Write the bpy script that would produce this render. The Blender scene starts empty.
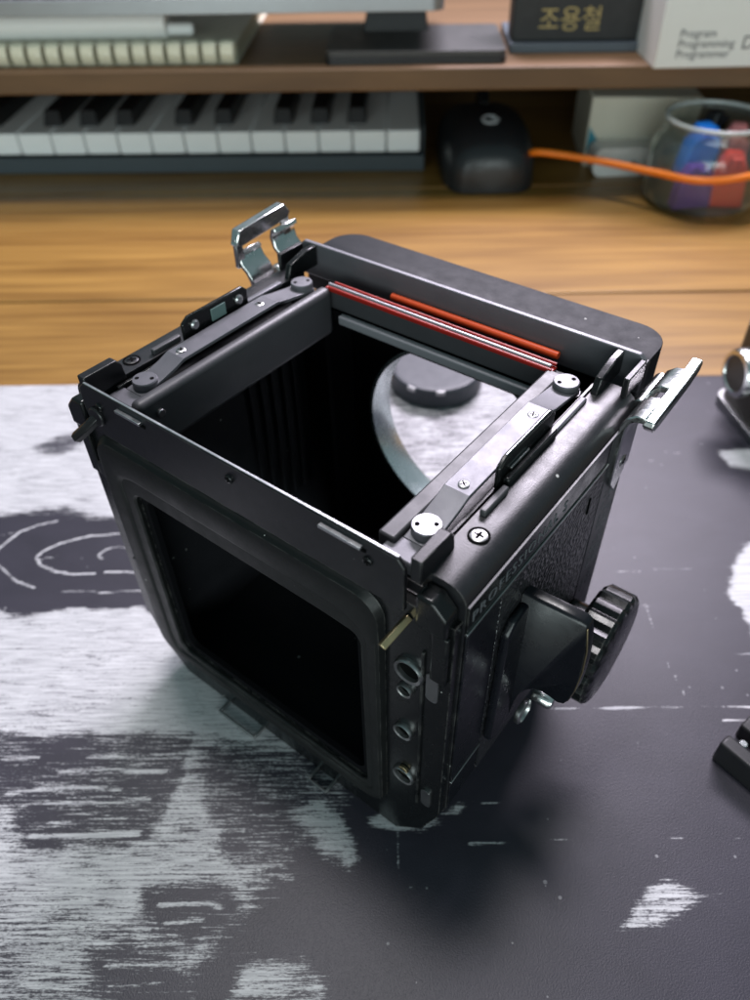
import bpy, bmesh, math, random
import numpy as np
from mathutils import Vector, Matrix
from mathutils.geometry import tessellate_polygon

random.seed(7)
S = 0.001                      # everything below is written in millimetres
scene = bpy.context.scene
col = scene.collection
R = math.radians

# ------------------------------------------------------------------ camera
cam_data = bpy.data.cameras.new('photo_camera')
cam = bpy.data.objects.new('photo_camera', cam_data)
col.objects.link(cam)
cam.location = (-12.63*S, -78.68*S, 203.46*S)
cam.rotation_euler = (R(46.353), R(1.013), 0)
cam_data.sensor_fit = 'VERTICAL'
cam_data.sensor_height = 36
cam_data.sensor_width = 27
cam_data.lens = 27.2
cam_data.clip_start = 0.005
cam_data.clip_end = 20
cam_data.dof.use_dof = True
cam_data.dof.focus_distance = 0.158
cam_data.dof.aperture_fstop = 15.5
scene.camera = cam

# ------------------------------------------------------------------ room light
world = bpy.data.worlds.new('World')
scene.world = world
world.use_nodes = True
bg = world.node_tree.nodes['Background']
bg.inputs['Color'].default_value = (0.60, 0.95, 1.0, 1)
bg.inputs['Strength'].default_value = 0.21

def area(name, loc, target, sx, sy, power, color):
    d = bpy.data.lights.new(name, 'AREA')
    d.shape = 'RECTANGLE'; d.size = sx*S; d.size_y = sy*S
    d.energy = power; d.color = color
    o = bpy.data.objects.new(name, d); col.objects.link(o)
    o.location = Vector(loc)*S
    o.rotation_euler = (Vector(target)-Vector(loc)).to_track_quat('-Z', 'Y').to_euler()
    return o
# desk lamp above and behind the desk, and the weak light of the room behind the photographer
area('ceiling_lamp_light', (-190, 650, 2700), (0, 120, 0), 480, 440, 42.0, (1.0, 0.96, 0.99))
area('shelf_lamp_light', (190, 660, 600), (0, 60, 60), 440, 150, 12.0, (0.94, 0.86, 1.0))
area('room_light', (-150, -1300, 330), (0, 300, 40), 1500, 500, 13.5, (0.87, 1.0, 1.0))

vs = scene.view_settings
vs.view_transform = 'Standard'; vs.look = 'None'; vs.gamma = 1; vs.exposure = 0
vs.use_curve_mapping = False

# ------------------------------------------------------------------ materials
def nodes_of(name):
    m = bpy.data.materials.new(name); m.use_nodes = True
    nt = m.node_tree
    return m, nt, nt.nodes['Principled BSDF']

def N(nt, kind, **kw):
    n = nt.nodes.new(kind)
    for k, v in kw.items():
        if k in n.inputs: n.inputs[k].default_value = v
        else: setattr(n, k, v)
    return n

def math_node(nt, op, a, b=None, clamp=False):
    n = nt.nodes.new('ShaderNodeMath'); n.operation = op; n.use_clamp = clamp
    for i, q in enumerate((a, b)):
        if q is None: continue
        if isinstance(q, (int, float)): n.inputs[i].default_value = q
        else: nt.links.new(q, n.inputs[i])
    return n.outputs[0]

def pbr(name, color, rough=0.4, metal=0.0, bump=None, var=0.0, rvar=0.12, specks=0.0, spec=0.5, coat=0.0, trans=0.0, vscale=90, wear=0.0):
    """bump = (scale per metre, height in mm, kind)"""
    m, nt, p = nodes_of(name)
    p.inputs['Base Color'].default_value = (*color, 1)
    p.inputs['Metallic'].default_value = metal
    p.inputs['Roughness'].default_value = rough
    p.inputs['Specular IOR Level'].default_value = spec
    p.inputs['Coat Weight'].default_value = coat
    p.inputs['Transmission Weight'].default_value = trans
    tc = N(nt, 'ShaderNodeTexCoord')
    co = tc.outputs['Object']
    if rvar:
        n = N(nt, 'ShaderNodeTexNoise', Scale=vscale*2.3, Detail=6.0, Roughness=0.7)
        nt.links.new(co, n.inputs['Vector'])
        rvar = min(rvar, .07)
        r = N(nt, 'ShaderNodeMapRange'); r.inputs[1].default_value = .3; r.inputs[2].default_value = .7
        r.inputs[3].default_value = max(0.03, rough-rvar); r.inputs[4].default_value = min(1, rough+rvar)
        nt.links.new(n.outputs[0], r.inputs[0]); nt.links.new(r.outputs[0], p.inputs['Roughness'])
    src = None
    if var or specks:
        mix = N(nt, 'ShaderNodeMix', data_type='RGBA')
        mix.inputs[6].default_value = (*[c*(1-var) for c in color], 1)
        mix.inputs[7].default_value = (*[min(1, c*(1+var)) for c in color], 1)
        n = N(nt, 'ShaderNodeTexNoise', Scale=vscale, Detail=5.0, Roughness=0.65)
        nt.links.new(co, n.inputs['Vector']); nt.links.new(n.outputs[0], mix.inputs[0])
        src = mix.outputs[2]
    if specks:
        vo = N(nt, 'ShaderNodeTexVoronoi', Scale=420.0); nt.links.new(co, vo.inputs['Vector'])
        sep = N(nt, 'ShaderNodeSeparateColor'); nt.links.new(vo.outputs['Color'], sep.inputs[0])
        size = math_node(nt, 'MULTIPLY', sep.outputs[1], 0.17)
        near = math_node(nt, 'LESS_THAN', vo.outputs['Distance'], size)
        pick = math_node(nt, 'LESS_THAN', sep.outputs[0], specks)
        fac = math_node(nt, 'MULTIPLY', near, pick)
        mx = N(nt, 'ShaderNodeMix', data_type='RGBA'); mx.inputs[7].default_value = (.42, .42, .40, 1)
        nt.links.new(fac, mx.inputs[0]); nt.links.new(src, mx.inputs[6])
        src = mx.outputs[2]
    if wear:
        # paint rubbed off along the edges, in uneven stretches
        bv = N(nt, 'ShaderNodeBevel', samples=4); bv.inputs['Radius'].default_value = .45*S
        ge = N(nt, 'ShaderNodeNewGeometry')
        dt = N(nt, 'ShaderNodeVectorMath', operation='DOT_PRODUCT')
        nt.links.new(bv.outputs[0], dt.inputs[0]); nt.links.new(ge.outputs['Normal'], dt.inputs[1])
        ed = N(nt, 'ShaderNodeMapRange'); ed.inputs[1].default_value = .985; ed.inputs[2].default_value = .90
        nt.links.new(dt.outputs['Value'], ed.inputs[0])
        nz = N(nt, 'ShaderNodeTexNoise', Scale=130.0, Detail=6.0, Roughness=.8); nt.links.new(co, nz.inputs['Vector'])
        nr = N(nt, 'ShaderNodeMapRange'); nr.inputs[1].default_value = .46; nr.inputs[2].default_value = .66; nt.links.new(nz.outputs[0], nr.inputs[0])
        wf = math_node(nt, 'MULTIPLY', math_node(nt, 'MULTIPLY', ed.outputs[0], nr.outputs[0]), wear)
        wm = N(nt, 'ShaderNodeMix', data_type='RGBA'); wm.inputs[7].default_value = (.30, .29, .27, 1)
        nt.links.new(wf, wm.inputs[0])
        if src: nt.links.new(src, wm.inputs[6])
        else: wm.inputs[6].default_value = (*color, 1)
        src = wm.outputs[2]
        nt.links.new(math_node(nt, 'MULTIPLY', wf, .8), p.inputs['Metallic'])
    if src: nt.links.new(src, p.inputs['Base Color'])
    if bump:
        sc_, h, kind = bump
        if kind == 'cells':
            n = N(nt, 'ShaderNodeTexVoronoi', Scale=sc_, feature='SMOOTH_F1')
            out = n.outputs['Distance']
        else:
            n = N(nt, 'ShaderNodeTexNoise', Scale=sc_, Detail=4.0, Roughness=0.6); out = n.outputs[0]
        nt.links.new(co, n.inputs['Vector'])
        b = N(nt, 'ShaderNodeBump', Strength=1.0); b.inputs['Distance'].default_value = h*S
        nt.links.new(out, b.inputs['Height']); nt.links.new(b.outputs[0], p.inputs['Normal'])
    return m

M = {}
M['paint'] = pbr('black_crinkle_paint', (.010, .010, .012), .38, bump=(2600, .04, 'noise'), var=.3, specks=.06, spec=.6, wear=.6)
M['brow'] = pbr('smooth_black_paint', (.007, .009, .011), .46, bump=(2400, .012, 'noise'), var=.25, specks=.10, spec=.09, wear=.3)
M['gloss'] = pbr('black_gloss_paint', (.005, .0055, .006), .24, bump=(500, .02, 'noise'), var=.3, specks=.06, spec=.4, wear=.7)
M['satin'] = pbr('black_satin_metal', (.006, .006, .0075), .36, bump=(3200, .025, 'noise'), var=.2, specks=.05, spec=.45, wear=.7)
M['arm'] = pbr('grey_satin_anodised', (.12, .12, .132), .42, bump=(4200, .03, 'noise'), var=.15, metal=.35, specks=.02)
M['lit_steel'] = pbr('lit_satin_steel', (.36, .36, .38), .36, bump=(4200, .02, 'noise'), var=.12, metal=.75)  # lighter steel with the highlight put into its colour
M['frame'] = pbr('matt_black_frame', (.005, .0055, .0055), .5, bump=(1500, .03, 'noise'), var=.35, spec=.35, wear=.35, specks=.04)
M['rail'] = pbr('dark_grey_anodised', (.050, .050, .054), .45, bump=(4200, .02, 'noise'), var=.15, wear=.4)
M['lip'] = pbr('grey_primer', (.26, .26, .28), .5, var=.12)
M['inside'] = pbr('flocked_black_interior', (.004, .004, .005), .9, spec=.08, rvar=0)
M['lining'] = pbr('matt_black_lining', (.012, .012, .015), .7, spec=.25, var=.3, specks=.03)
M['leather'] = pbr('black_grained_leatherette', (.010, .010, .012), .36, bump=(950, .75, 'cells'), var=.2, spec=1.0)
M['navy'] = pbr('smooth_black_plastic', (.005, .0055, .008), .30, var=.2, bump=(900, .015, 'noise'), spec=.4, wear=.15)
M['sideplate'] = pbr('dark_grey_front_plate', (.018, .017, .021), .42, var=.15, bump=(2500, .02, 'noise'))
M['chrome'] = pbr('worn_chrome', (.72, .72, .71), .22, metal=1, bump=(700, .06, 'noise'), var=.1, rvar=.1)
M['steel'] = pbr('dull_steel', (.42, .42, .42), .34, metal=1, bump=(900, .03, 'noise'), var=.2)
M['edge'] = pbr('bare_metal_edge', (.62, .62, .64), .32, metal=1, var=.15)
M['brass'] = pbr('worn_brass_edge', (.42, .34, .20), .38, metal=1, var=.3)
M['red'] = pbr('red_paint', (.34, .014, .008), .35, var=.25)
M['reflected_red'] = pbr('reflected_red_strip', (.95, .11, .025), .4, var=.1)
M['ring'] = pbr('grey_mount_ring', (.62, .70, .70), .26, metal=.8, var=.15)  # faint teal tint stands for light reflected in the ring
M['teal'] = pbr('teal_grey_pad', (.12, .19, .18), .5, var=.2)
M['lettering'] = pbr('white_engraved_paint', (.10, .105, .115), .6, var=.2)
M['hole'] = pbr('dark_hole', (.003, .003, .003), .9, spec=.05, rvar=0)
M['mirror'] = pbr('dark_matt_mirror', (.006, .006, .007), .5, var=.2, spec=.25)  # even near-black tone, hardly reflective

def wood(name, c1, c2, rough=.38, yscale=260.0, xscale=9.0):
    m, nt, p = nodes_of(name)
    tc = N(nt, 'ShaderNodeTexCoord')
    mp = N(nt, 'ShaderNodeMapping'); mp.inputs['Scale'].default_value = (xscale, yscale, 60)
    nt.links.new(tc.outputs['Object'], mp.inputs['Vector'])
    n = N(nt, 'ShaderNodeTexNoise', Scale=1.0, Detail=8.0, Roughness=.62, Distortion=.25)
    nt.links.new(mp.outputs[0], n.inputs['Vector'])
    mp2 = N(nt, 'ShaderNodeMapping'); mp2.inputs['Scale'].default_value = (2.6, 38, 10)
    nt.links.new(tc.outputs['Object'], mp2.inputs['Vector'])
    n2 = N(nt, 'ShaderNodeTexNoise', Scale=1.0, Detail=4.0, Roughness=.55, Distortion=1.2)
    nt.links.new(mp2.outputs[0], n2.inputs['Vector'])
    mixf = math_node(nt, 'ADD', math_node(nt, 'MULTIPLY', n.outputs[0], .5), math_node(nt, 'MULTIPLY', n2.outputs[0], .5))
    cr = N(nt, 'ShaderNodeValToRGB')
    cr.color_ramp.elements[0].position = .36; cr.color_ramp.elements[0].color = (*c1, 1)
    cr.color_ramp.elements[1].position = .64; cr.color_ramp.elements[1].color = (*c2, 1)
    nt.links.new(mixf, cr.inputs[0]); nt.links.new(cr.outputs[0], p.inputs['Base Color'])
    p.inputs['Roughness'].default_value = rough
    b = N(nt, 'ShaderNodeBump', Strength=.5); b.inputs['Distance'].default_value = .15*S
    nt.links.new(n.outputs[0], b.inputs['Height']); nt.links.new(b.outputs[0], p.inputs['Normal'])
    return m
M['wood'] = wood('oak_desk_wood', (.150, .070, .014), (.33, .182, .044))
M['shelf'] = wood('brown_shelf_wood', (.105, .055, .022), (.18, .098, .042), .55)
M['shaded_wood'] = wood('shaded_back_panel', (.030, .022, .016), (.05, .035, .025), .6)  # dark tone puts the shade under the shelf into the panel

def mat_print():
    m, nt, p = nodes_of('printed_cloth_mat')
    at = N(nt, 'ShaderNodeAttribute', attribute_name='ink')
    ink = at.outputs['Fac']
    tc = N(nt, 'ShaderNodeTexCoord')
    def streak(sx, sy, det, rough, dist=0.0):
        mp = N(nt, 'ShaderNodeMapping'); mp.inputs['Scale'].default_value = (sx, sy, 1)
        nt.links.new(tc.outputs['Object'], mp.inputs['Vector'])
        n = N(nt, 'ShaderNodeTexNoise', Scale=1.0, Detail=det, Roughness=rough, Distortion=dist)
        nt.links.new(mp.outputs[0], n.inputs['Vector'])
        return n.outputs[0]
    a = streak(80, 1500, 7, .70, 0.0)        # brush hairs running across
    b = streak(900, 2800, 4, .75)          # chalk grain on the weave
    c = streak(40, 75, 4, .6, .6)           # broad unevenness of the brush
    e = streak(420, 620, 4, .65)
    s = math_node(nt, 'ADD', math_node(nt, 'ADD', math_node(nt, 'MULTIPLY', a, .50), math_node(nt, 'MULTIPLY', e, .08)), math_node(nt, 'ADD', math_node(nt, 'MULTIPLY', b, .28), math_node(nt, 'MULTIPLY', c, .14)))
    r = N(nt, 'ShaderNodeMapRange'); r.inputs[1].default_value = .38; r.inputs[2].default_value = .62
    nt.links.new(s, r.inputs[0])
    d = math_node(nt, 'SUBTRACT', ink, r.outputs[0])
    f = N(nt, 'ShaderNodeMapRange', interpolation_type='SMOOTHSTEP'); f.inputs[1].default_value = -.15; f.inputs[2].default_value = .24
    nt.links.new(d, f.inputs[0])
    # stray chalk specks on the black ground
    vo = N(nt, 'ShaderNodeTexVoronoi', Scale=300.0); nt.links.new(tc.outputs['Object'], vo.inputs['Vector'])
    sep = N(nt, 'ShaderNodeSeparateColor'); nt.links.new(vo.outputs['Color'], sep.inputs[0])
    near = math_node(nt, 'LESS_THAN', vo.outputs['Distance'], math_node(nt, 'MULTIPLY', sep.outputs[1], .16))
    speck = math_node(nt, 'MULTIPLY', math_node(nt, 'MULTIPLY', near, math_node(nt, 'LESS_THAN', sep.outputs[0], .14)), .35)
    fac = math_node(nt, 'MAXIMUM', f.outputs[0], speck)
    # the printed black is not even: slightly greyer clouds, with a lavender tint in place of lamp sheen
    ground = N(nt, 'ShaderNodeMix', data_type='RGBA')
    ground.inputs[6].default_value = (.019, .018, .025, 1); ground.inputs[7].default_value = (.040, .037, .051, 1)
    nt.links.new(c, ground.inputs[0])
    mix = N(nt, 'ShaderNodeMix', data_type='RGBA')
    wh = N(nt, 'ShaderNodeMix', data_type='RGBA')       # thin and thick white
    wh.inputs[6].default_value = (.30, .30, .315, 1); wh.inputs[7].default_value = (.56, .56, .57, 1)
    wr = N(nt, 'ShaderNodeMapRange'); wr.inputs[1].default_value = .34; wr.inputs[2].default_value = .60
    nt.links.new(streak(75, 1700, 5, .7), wr.inputs[0]); nt.links.new(wr.outputs[0], wh.inputs[0])
    nt.links.new(wh.outputs[2], mix.inputs[7])
    nt.links.new(fac, mix.inputs[0]); nt.links.new(ground.outputs[2], mix.inputs[6])
    nt.links.new(mix.outputs[2], p.inputs['Base Color'])
    p.inputs['Roughness'].default_value = .42
    p.inputs['Specular IOR Level'].default_value = .34
    wv = streak(2300, 2300, 2, .6)
    bp = N(nt, 'ShaderNodeBump', Strength=.8); bp.inputs['Distance'].default_value = .1*S
    nt.links.new(wv, bp.inputs['Height']); nt.links.new(bp.outputs[0], p.inputs['Normal'])
    return m
M['mat'] = mat_print()

# ------------------------------------------------------------------ mesh helpers
class MB:
    def __init__(self): self.v = []; self.f = []
    def add(self, vs_, fs_):
        o = len(self.v); self.v += [tuple(map(float, q)) for q in vs_]
        self.f += [tuple(i+o for i in q) for q in fs_]; return self
    def box(self, x0, x1, y0, y1, z0, z1):
        return self.add([(x0,y0,z0),(x1,y0,z0),(x1,y1,z0),(x0,y1,z0),(x0,y0,z1),(x1,y0,z1),(x1,y1,z1),(x0,y1,z1)],
                        [(0,3,2,1),(4,5,6,7),(0,1,5,4),(1,2,6,5),(2,3,7,6),(3,0,4,7)])
    def prism(self, poly, axis, a0, a1):
        def P(q, a): return {'x': (a, q[0], q[1]), 'y': (q[0], a, q[1]), 'z': (q[0], q[1], a)}[axis]
        n = len(poly)
        tri = [t for t in tessellate_polygon([[Vector((q[0], q[1], 0)) for q in poly]])] if n > 4 else None
        caps = [tuple(t) for t in tri]+[tuple(k+n for k in t[::-1]) for t in tri] if tri else [tuple(range(n))[::-1], tuple(range(n, 2*n))]
        return self.add([P(q, a0) for q in poly]+[P(q, a1) for q in poly],
                        caps+[(i, (i+1) % n, n+(i+1) % n, n+i) for i in range(n)])
    def lathe(self, prof, c=(0,0,0), axis='z', n=32, cap=True):
        """prof: (radius, height) from one end to the other"""
        vs_, fs_ = [], []
        for r, h in prof:
            for k in range(n):
                a = 2*math.pi*k/n; u, w = r*math.cos(a), r*math.sin(a)
                q = {'z': (u, w, h), 'x': (h, u, w), 'y': (u, h, w)}[axis]
                vs_.append((q[0]+c[0], q[1]+c[1], q[2]+c[2]))
        for j in range(len(prof)-1):
            for k in range(n): fs_.append((j*n+k, j*n+(k+1) % n, (j+1)*n+(k+1) % n, (j+1)*n+k))
        if cap:
            fs_.append(tuple(range(n))[::-1]); m_ = (len(prof)-1)*n; fs_.append(tuple(range(m_, m_+n)))
        return self.add(vs_, fs_)
    def cyl(self, c, axis, r, h0, h1, n=24): return self.lathe([(r, h0), (r, h1)], c, axis, n)
    def tube(self, path, r, n=10, closed=False, flat=1.0):
        path = [Vector(q) for q in path]; L = len(path); vs_, fs_ = [], []; up = None
        for i, q in enumerate(path):
            a = path[(i-1) % L] if (closed or i > 0) else q; b = path[(i+1) % L] if (closed or i < L-1) else q
            t = (b-a).normalized()
            if up is None: up = Vector((0,0,1)) if abs(t.z) < .9 else Vector((1,0,0))
            s_ = t.cross(up).normalized(); up = s_.cross(t).normalized()
            for k in range(n):
                an = 2*math.pi*k/n; vs_.append(q+s_*r*math.cos(an)+up*r*flat*math.sin(an))
        for i in range(L if closed else L-1):
            j = (i+1) % L
            for k in range(n): fs_.append((i*n+k, i*n+(k+1) % n, j*n+(k+1) % n, j*n+k))
        if not closed:
            fs_.append(tuple(range(n))[::-1]); fs_.append(tuple(range((L-1)*n, L*n)))
        return self.add(vs_, fs_)
    def ribbon(self, prof, axis, a0, a1, th):
        """a bent sheet: prof is an open polyline in the plane across axis, thickened by th"""
        pts = [Vector((q[0], q[1])) for q in prof]; L = len(pts); up_, dn = [], []
        for i in range(L):
            t = (pts[min(i+1, L-1)]-pts[max(i-1, 0)]).normalized(); nrm = Vector((-t.y, t.x))
            up_.append(pts[i]+nrm*th/2); dn.append(pts[i]-nrm*th/2)
        return self.prism([tuple(q) for q in up_+dn[::-1]], axis, a0, a1)
    def radial(self, inner, outer, c, prof, n=160):
        """ring between two outlines in the xz plane; prof: (t from inner 0 to outer 1, y), closed loop if first==last"""
        ang = sorted({round(2*math.pi*k/n, 6) for k in range(n)} | {round(math.atan2(q[1]-c[1], q[0]-c[0]) % (2*math.pi), 6) for q in list(inner)+list(outer)})
        ri = [ray_poly(inner, c, a) for a in ang]; ro = [ray_poly(outer, c, a) for a in ang]
        K = len(ang); vs_, fs_ = [], []
        for t, y in prof:
            for a, i_, o_ in zip(ang, ri, ro):
                r_ = i_+(o_-i_)*t; vs_.append((c[0]+r_*math.cos(a), y, c[1]+r_*math.sin(a)))
        P_ = len(prof)
        for j in range(P_):
            j2 = (j+1) % P_
            for k in range(K): fs_.append((j*K+k, j*K+(k+1) % K, j2*K+(k+1) % K, j2*K+k))
        return self.add(vs_, fs_)
    def build(self, name, mat, parent=None, bevel=0.0, seg=2, smooth=38):
        me = bpy.data.meshes.new(name)
        me.from_pydata([(q[0]*S, q[1]*S, q[2]*S) for q in self.v], [], self.f)
        bm = bmesh.new(); bm.from_mesh(me); bmesh.ops.recalc_face_normals(bm, faces=bm.faces); bm.to_mesh(me); bm.free()
        me.materials.append(M[mat] if isinstance(mat, str) else mat)
        me.shade_smooth(); me.set_sharp_from_angle(angle=R(smooth))
        o = bpy.data.objects.new(name, me); col.objects.link(o)
        if parent: o.parent = parent
        if bevel:
            b = o.modifiers.new('bevel', 'BEVEL'); b.width = bevel*S; b.segments = seg; b.limit_method = 'ANGLE'; b.angle_limit = R(35)
            b.harden_normals = False
        return o

def ray_poly(poly, c, a):
    dx, dy = math.cos(a), math.sin(a); best = 0.0; n = len(poly)
    for i in range(n):
        x1, y1 = poly[i][0]-c[0], poly[i][1]-c[1]; x2, y2 = poly[(i+1) % n][0]-c[0], poly[(i+1) % n][1]-c[1]
        ex, ey = x2-x1, y2-y1; den = dx*ey-dy*ex
        if abs(den) < 1e-9: continue
        t = (x1*ey-y1*ex)/den; s_ = (x1*dy-y1*dx)/den
        if t > 0 and -1e-6 <= s_ <= 1+1e-6: best = max(best, t)
    return best

def rrect(x0, x1, z0, z1, r, n=6):
    out = []
    for cx, cz, a0 in ((x1-r, z1-r, 0), (x0+r, z1-r, 90), (x0+r, z0+r, 180), (x1-r, z0+r, 270)):
        for k in range(n+1):
            a = R(a0+90*k/n); out.append((cx+r*math.cos(a), cz+r*math.sin(a)))
    return out

def circle(cx, cz, r, n=64): return [(cx+r*math.cos(2*math.pi*k/n), cz+r*math.sin(2*math.pi*k/n)) for k in range(n)]

def empty(name, loc=(0,0,0), rz=0.0, label=None, cat=None, group=None):
    o = bpy.data.objects.new(name, None); col.objects.link(o)
    o.location = Vector(loc)*S; o.rotation_euler = (0, 0, R(rz)); o.empty_display_size = .01
    tag(o, label, cat, group); return o

def tag(o, label=None, cat=None, group=None, kind=None):
    for k, q in (('label', label), ('category', cat), ('group', group), ('kind', kind)):
        if q: o[k] = q
    return o

def text(name, body, size, mat, parent, mtx, depth=.1, spacing=1.0, xs=1.0, align='LEFT', line=1.0):
    """lettering as a thin solid mesh; mtx in millimetres, local xy = reading plane"""
    cu = bpy.data.curves.new(name, 'FONT'); cu.body = body; cu.size = size*S; cu.extrude = depth*S
    cu.space_character = spacing; cu.align_x = align; cu.space_line = line; cu.resolution_u = 3
    t = bpy.data.objects.new(name+'_tmp', cu); col.objects.link(t)
    dg = bpy.context.evaluated_depsgraph_get()
    me = bpy.data.meshes.new_from_object(t.evaluated_get(dg))
    bpy.data.objects.remove(t)
    me.name = name; me.materials.clear(); me.materials.append(M[mat])
    mm = mtx.copy(); mm.translation = mm.translation*S
    me.transform(mm @ Matrix.Diagonal((xs, 1, 1, 1)))
    o = bpy.data.objects.new(name, me); col.objects.link(o); o.parent = parent
    return o

def frame(origin, xdir, ydir):
    x = Vector(xdir).normalized(); y = Vector(ydir).normalized(); z = x.cross(y)
    m = Matrix((x, y, z)).transposed().to_4x4(); m.translation = Vector(origin); return m

def screw(parent, x, y, z, r=1.3, mat='steel', cross=True, axis='z', name='screw', h=.5):
    b = MB(); pr = [(r*1.0, -.3), (r, h*.6), (r*.8, h), (r*.35, h), ]
    b.lathe(pr, (0,0,0), 'z', 20)
    o = b.build(name, mat, parent, smooth=50)
    o.location = Vector((x, y, z))*S
    if axis == 'y': o.rotation_euler = (R(90), 0, R(random.uniform(-4, 4)))
    if axis == 'x': o.rotation_euler = (0, R(90), 0)
    k = MB(); a = r*.62; w = r*.17
    rot = random.uniform(0, 1.5)
    for q in ((0, 1) if cross else (0,)):
        c_, s_ = math.cos(rot+q*math.pi/2), math.sin(rot+q*math.pi/2)
        pts = [(a*c_-w*s_, a*s_+w*c_), (-a*c_-w*s_, -a*s_+w*c_), (-a*c_+w*s_, -a*s_-w*c_), (a*c_+w*s_, a*s_-w*c_)]
        k.prism(pts, 'z', h-.2+.003*q, h+.03+.006*q)
    k.build('slot', 'hole', o)
    return o

# ================================================================== the setting: desk, mat, shelf
desk = tag(bpy.data.objects.new('desk', None), kind='structure'); col.objects.link(desk)
def plank(y0, y1, x0=-900, x1=900):
    return MB().box(x0, x1, y0, y1, -28, -3).build('plank', 'wood', desk, bevel=.8)
plank(-400, 148); plank(148.8, 299.8); plank(301.2, 452); plank(452.8, 760)

def seg_dist(px, py, a, b):
    ax, ay = a; bx, by = b; ex, ey = bx-ax, by-ay; L = ex*ex+ey*ey+1e-9
    t = np.clip(((px-ax)*ex+(py-ay)*ey)/L, 0, 1)
    return np.hypot(px-(ax+t*ex), py-(ay+t*ey))
def poly_sd(px, py, P):
    d = np.full(px.shape, 1e9); ins = np.zeros(px.shape, bool)
    for i in range(len(P)):
        a, b = P[i], P[(i+1) % len(P)]
        d = np.minimum(d, seg_dist(px, py, a, b))
        c_ = ((a[1] > py) != (b[1] > py))
        if abs(b[1]-a[1]) > 1e-9:
            ins ^= c_ & (px < (b[0]-a[0])*(py-a[1])/(b[1]-a[1])+a[0])
    return np.where(ins, d, -d)
INK_AND_SHADE_AREAS = [
 (0.84,11.4,[(-223.6,221.4),(108.8,212.9),(92,190.3),(62.6,150.8),(46.1,122.6),(26.5,84.4),(-42,85.4),(-105.8,123.6),(-138.4,130.2),(-183.8,126.6)]),
 (0.8,3.8,[(-166.2,84.5),(-137.4,81.5),(-113.9,83.3),(-94.9,83.1),(-77,69.2),(21.8,45.7),(-28.8,17.8),(-63.5,34.9),(-145.4,35.1)]),
 (0.6,13.3,[(-145.4,35.1),(-63.5,34.9),(-29.3,31.4),(-24.5,15),(-36,1.6),(-47.3,-14.1),(-60.1,-32.7),(-65.9,-43.4),(-112.6,-43.2)]),
 (0.8,17.1,[(-70.8,34),(-63.4,34),(-60.5,15.3),(-65,1.8),(-74.5,-3.2),(-90.1,-3.6),(-103.9,-1),(-119.4,5.3),(-115.5,-5.4),(-95.5,-11.5),(-75.9,-8.5),(-60.4,-2),(-50.4,12.4),(-51.3,31.6)]),
 (0.33,3,[(-145.2,34.4),(-70.2,34),(-69.9,22.6),(-73.7,12),(-80.1,4),(-88.7,1.2),(-99.3,1.3),(-109,4.7),(-117.9,12.3),(-137.4,15.9)]),
 (0.13,9.5,[(-116.5,33.5),(-103.2,33.4),(-103.5,24.4),(-114.8,23.9)]),
 (0.18,4.5,[(-76,-8.1),(-67.8,-4.7),(-57.3,-5.8),(-50.6,-11.7),(-52.9,-18.5),(-60.8,-21.7),(-68.8,-18.4),(-74.1,-13.2)]),
 (0.24,6,[(-85.2,-21.2),(-76.2,-18.4),(-66.9,-21.7),(-59.5,-29.1),(-55.7,-37.9),(-73.9,-37.8),(-84.3,-29)]),
 (0.38,6,[(-67.4,31.8),(-29.3,31.4),(-24.5,15),(-34.8,4.2),(-45.2,-5.8),(-55.8,1.7),(-63.3,15.3)]),  # thinner white in the shape of the camera body's cast shadow
 (0.75,5.7,[(-38.9,11.7),(-32,15),(-24.3,8.9),(-19.1,-0),(-22.7,-2.5),(-29.3,-0.5),(-34.9,4.7)]),
 (0.62,7.6,[(-48.5,-23.5),(-41.6,-21.4),(-33,-23),(-26.8,-26.5),(-23.8,-34.2),(-51.8,-34.1)]),
 (0.85,3.8,[(-18.6,7.2),(-18.1,10.5),(-10.7,13.2),(-2.6,11.4),(1.3,8.7),(-9.6,6.1)]),
 (0.75,3.8,[(0.4,11.4),(5,15.3),(10.4,14.7),(4.6,10.3)]),
 (0.5,1.5,[(-50.7,-6.8),(-37.5,-5.4),(-37.1,-6.9),(-50,-8.2)]),
 (0.66,4.5,[(41.4,-17.9),(46.1,-12.5),(53.1,-8.4),(58.9,-7.4),(65.5,-8.9),(71.1,-8.5),(66.3,-11.3),(61.3,-14.4),(53.7,-17.1),(47.3,-17.5)]),
 (0.9,5.7,[(110.4,96.6),(119.2,108.5),(137.2,115.7),(114.8,59),(105.7,66.8),(106.7,79),(103.5,83.3)]),
 (0.8,5.7,[(125,162),(156.5,164.6),(150.3,149),(128.5,149.5)]),
 (0.56,8,[(-28.3,233.2),(72.7,230.5),(52.6,151),(8.4,123.2),(-26.4,152.6)]),
 (0.45,5,[(-162.8,170.8),(-152.8,177.4),(-139.5,184.8),(-138,174.3),(-149.1,165.2),(-158.9,166.7)]),
]
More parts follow.
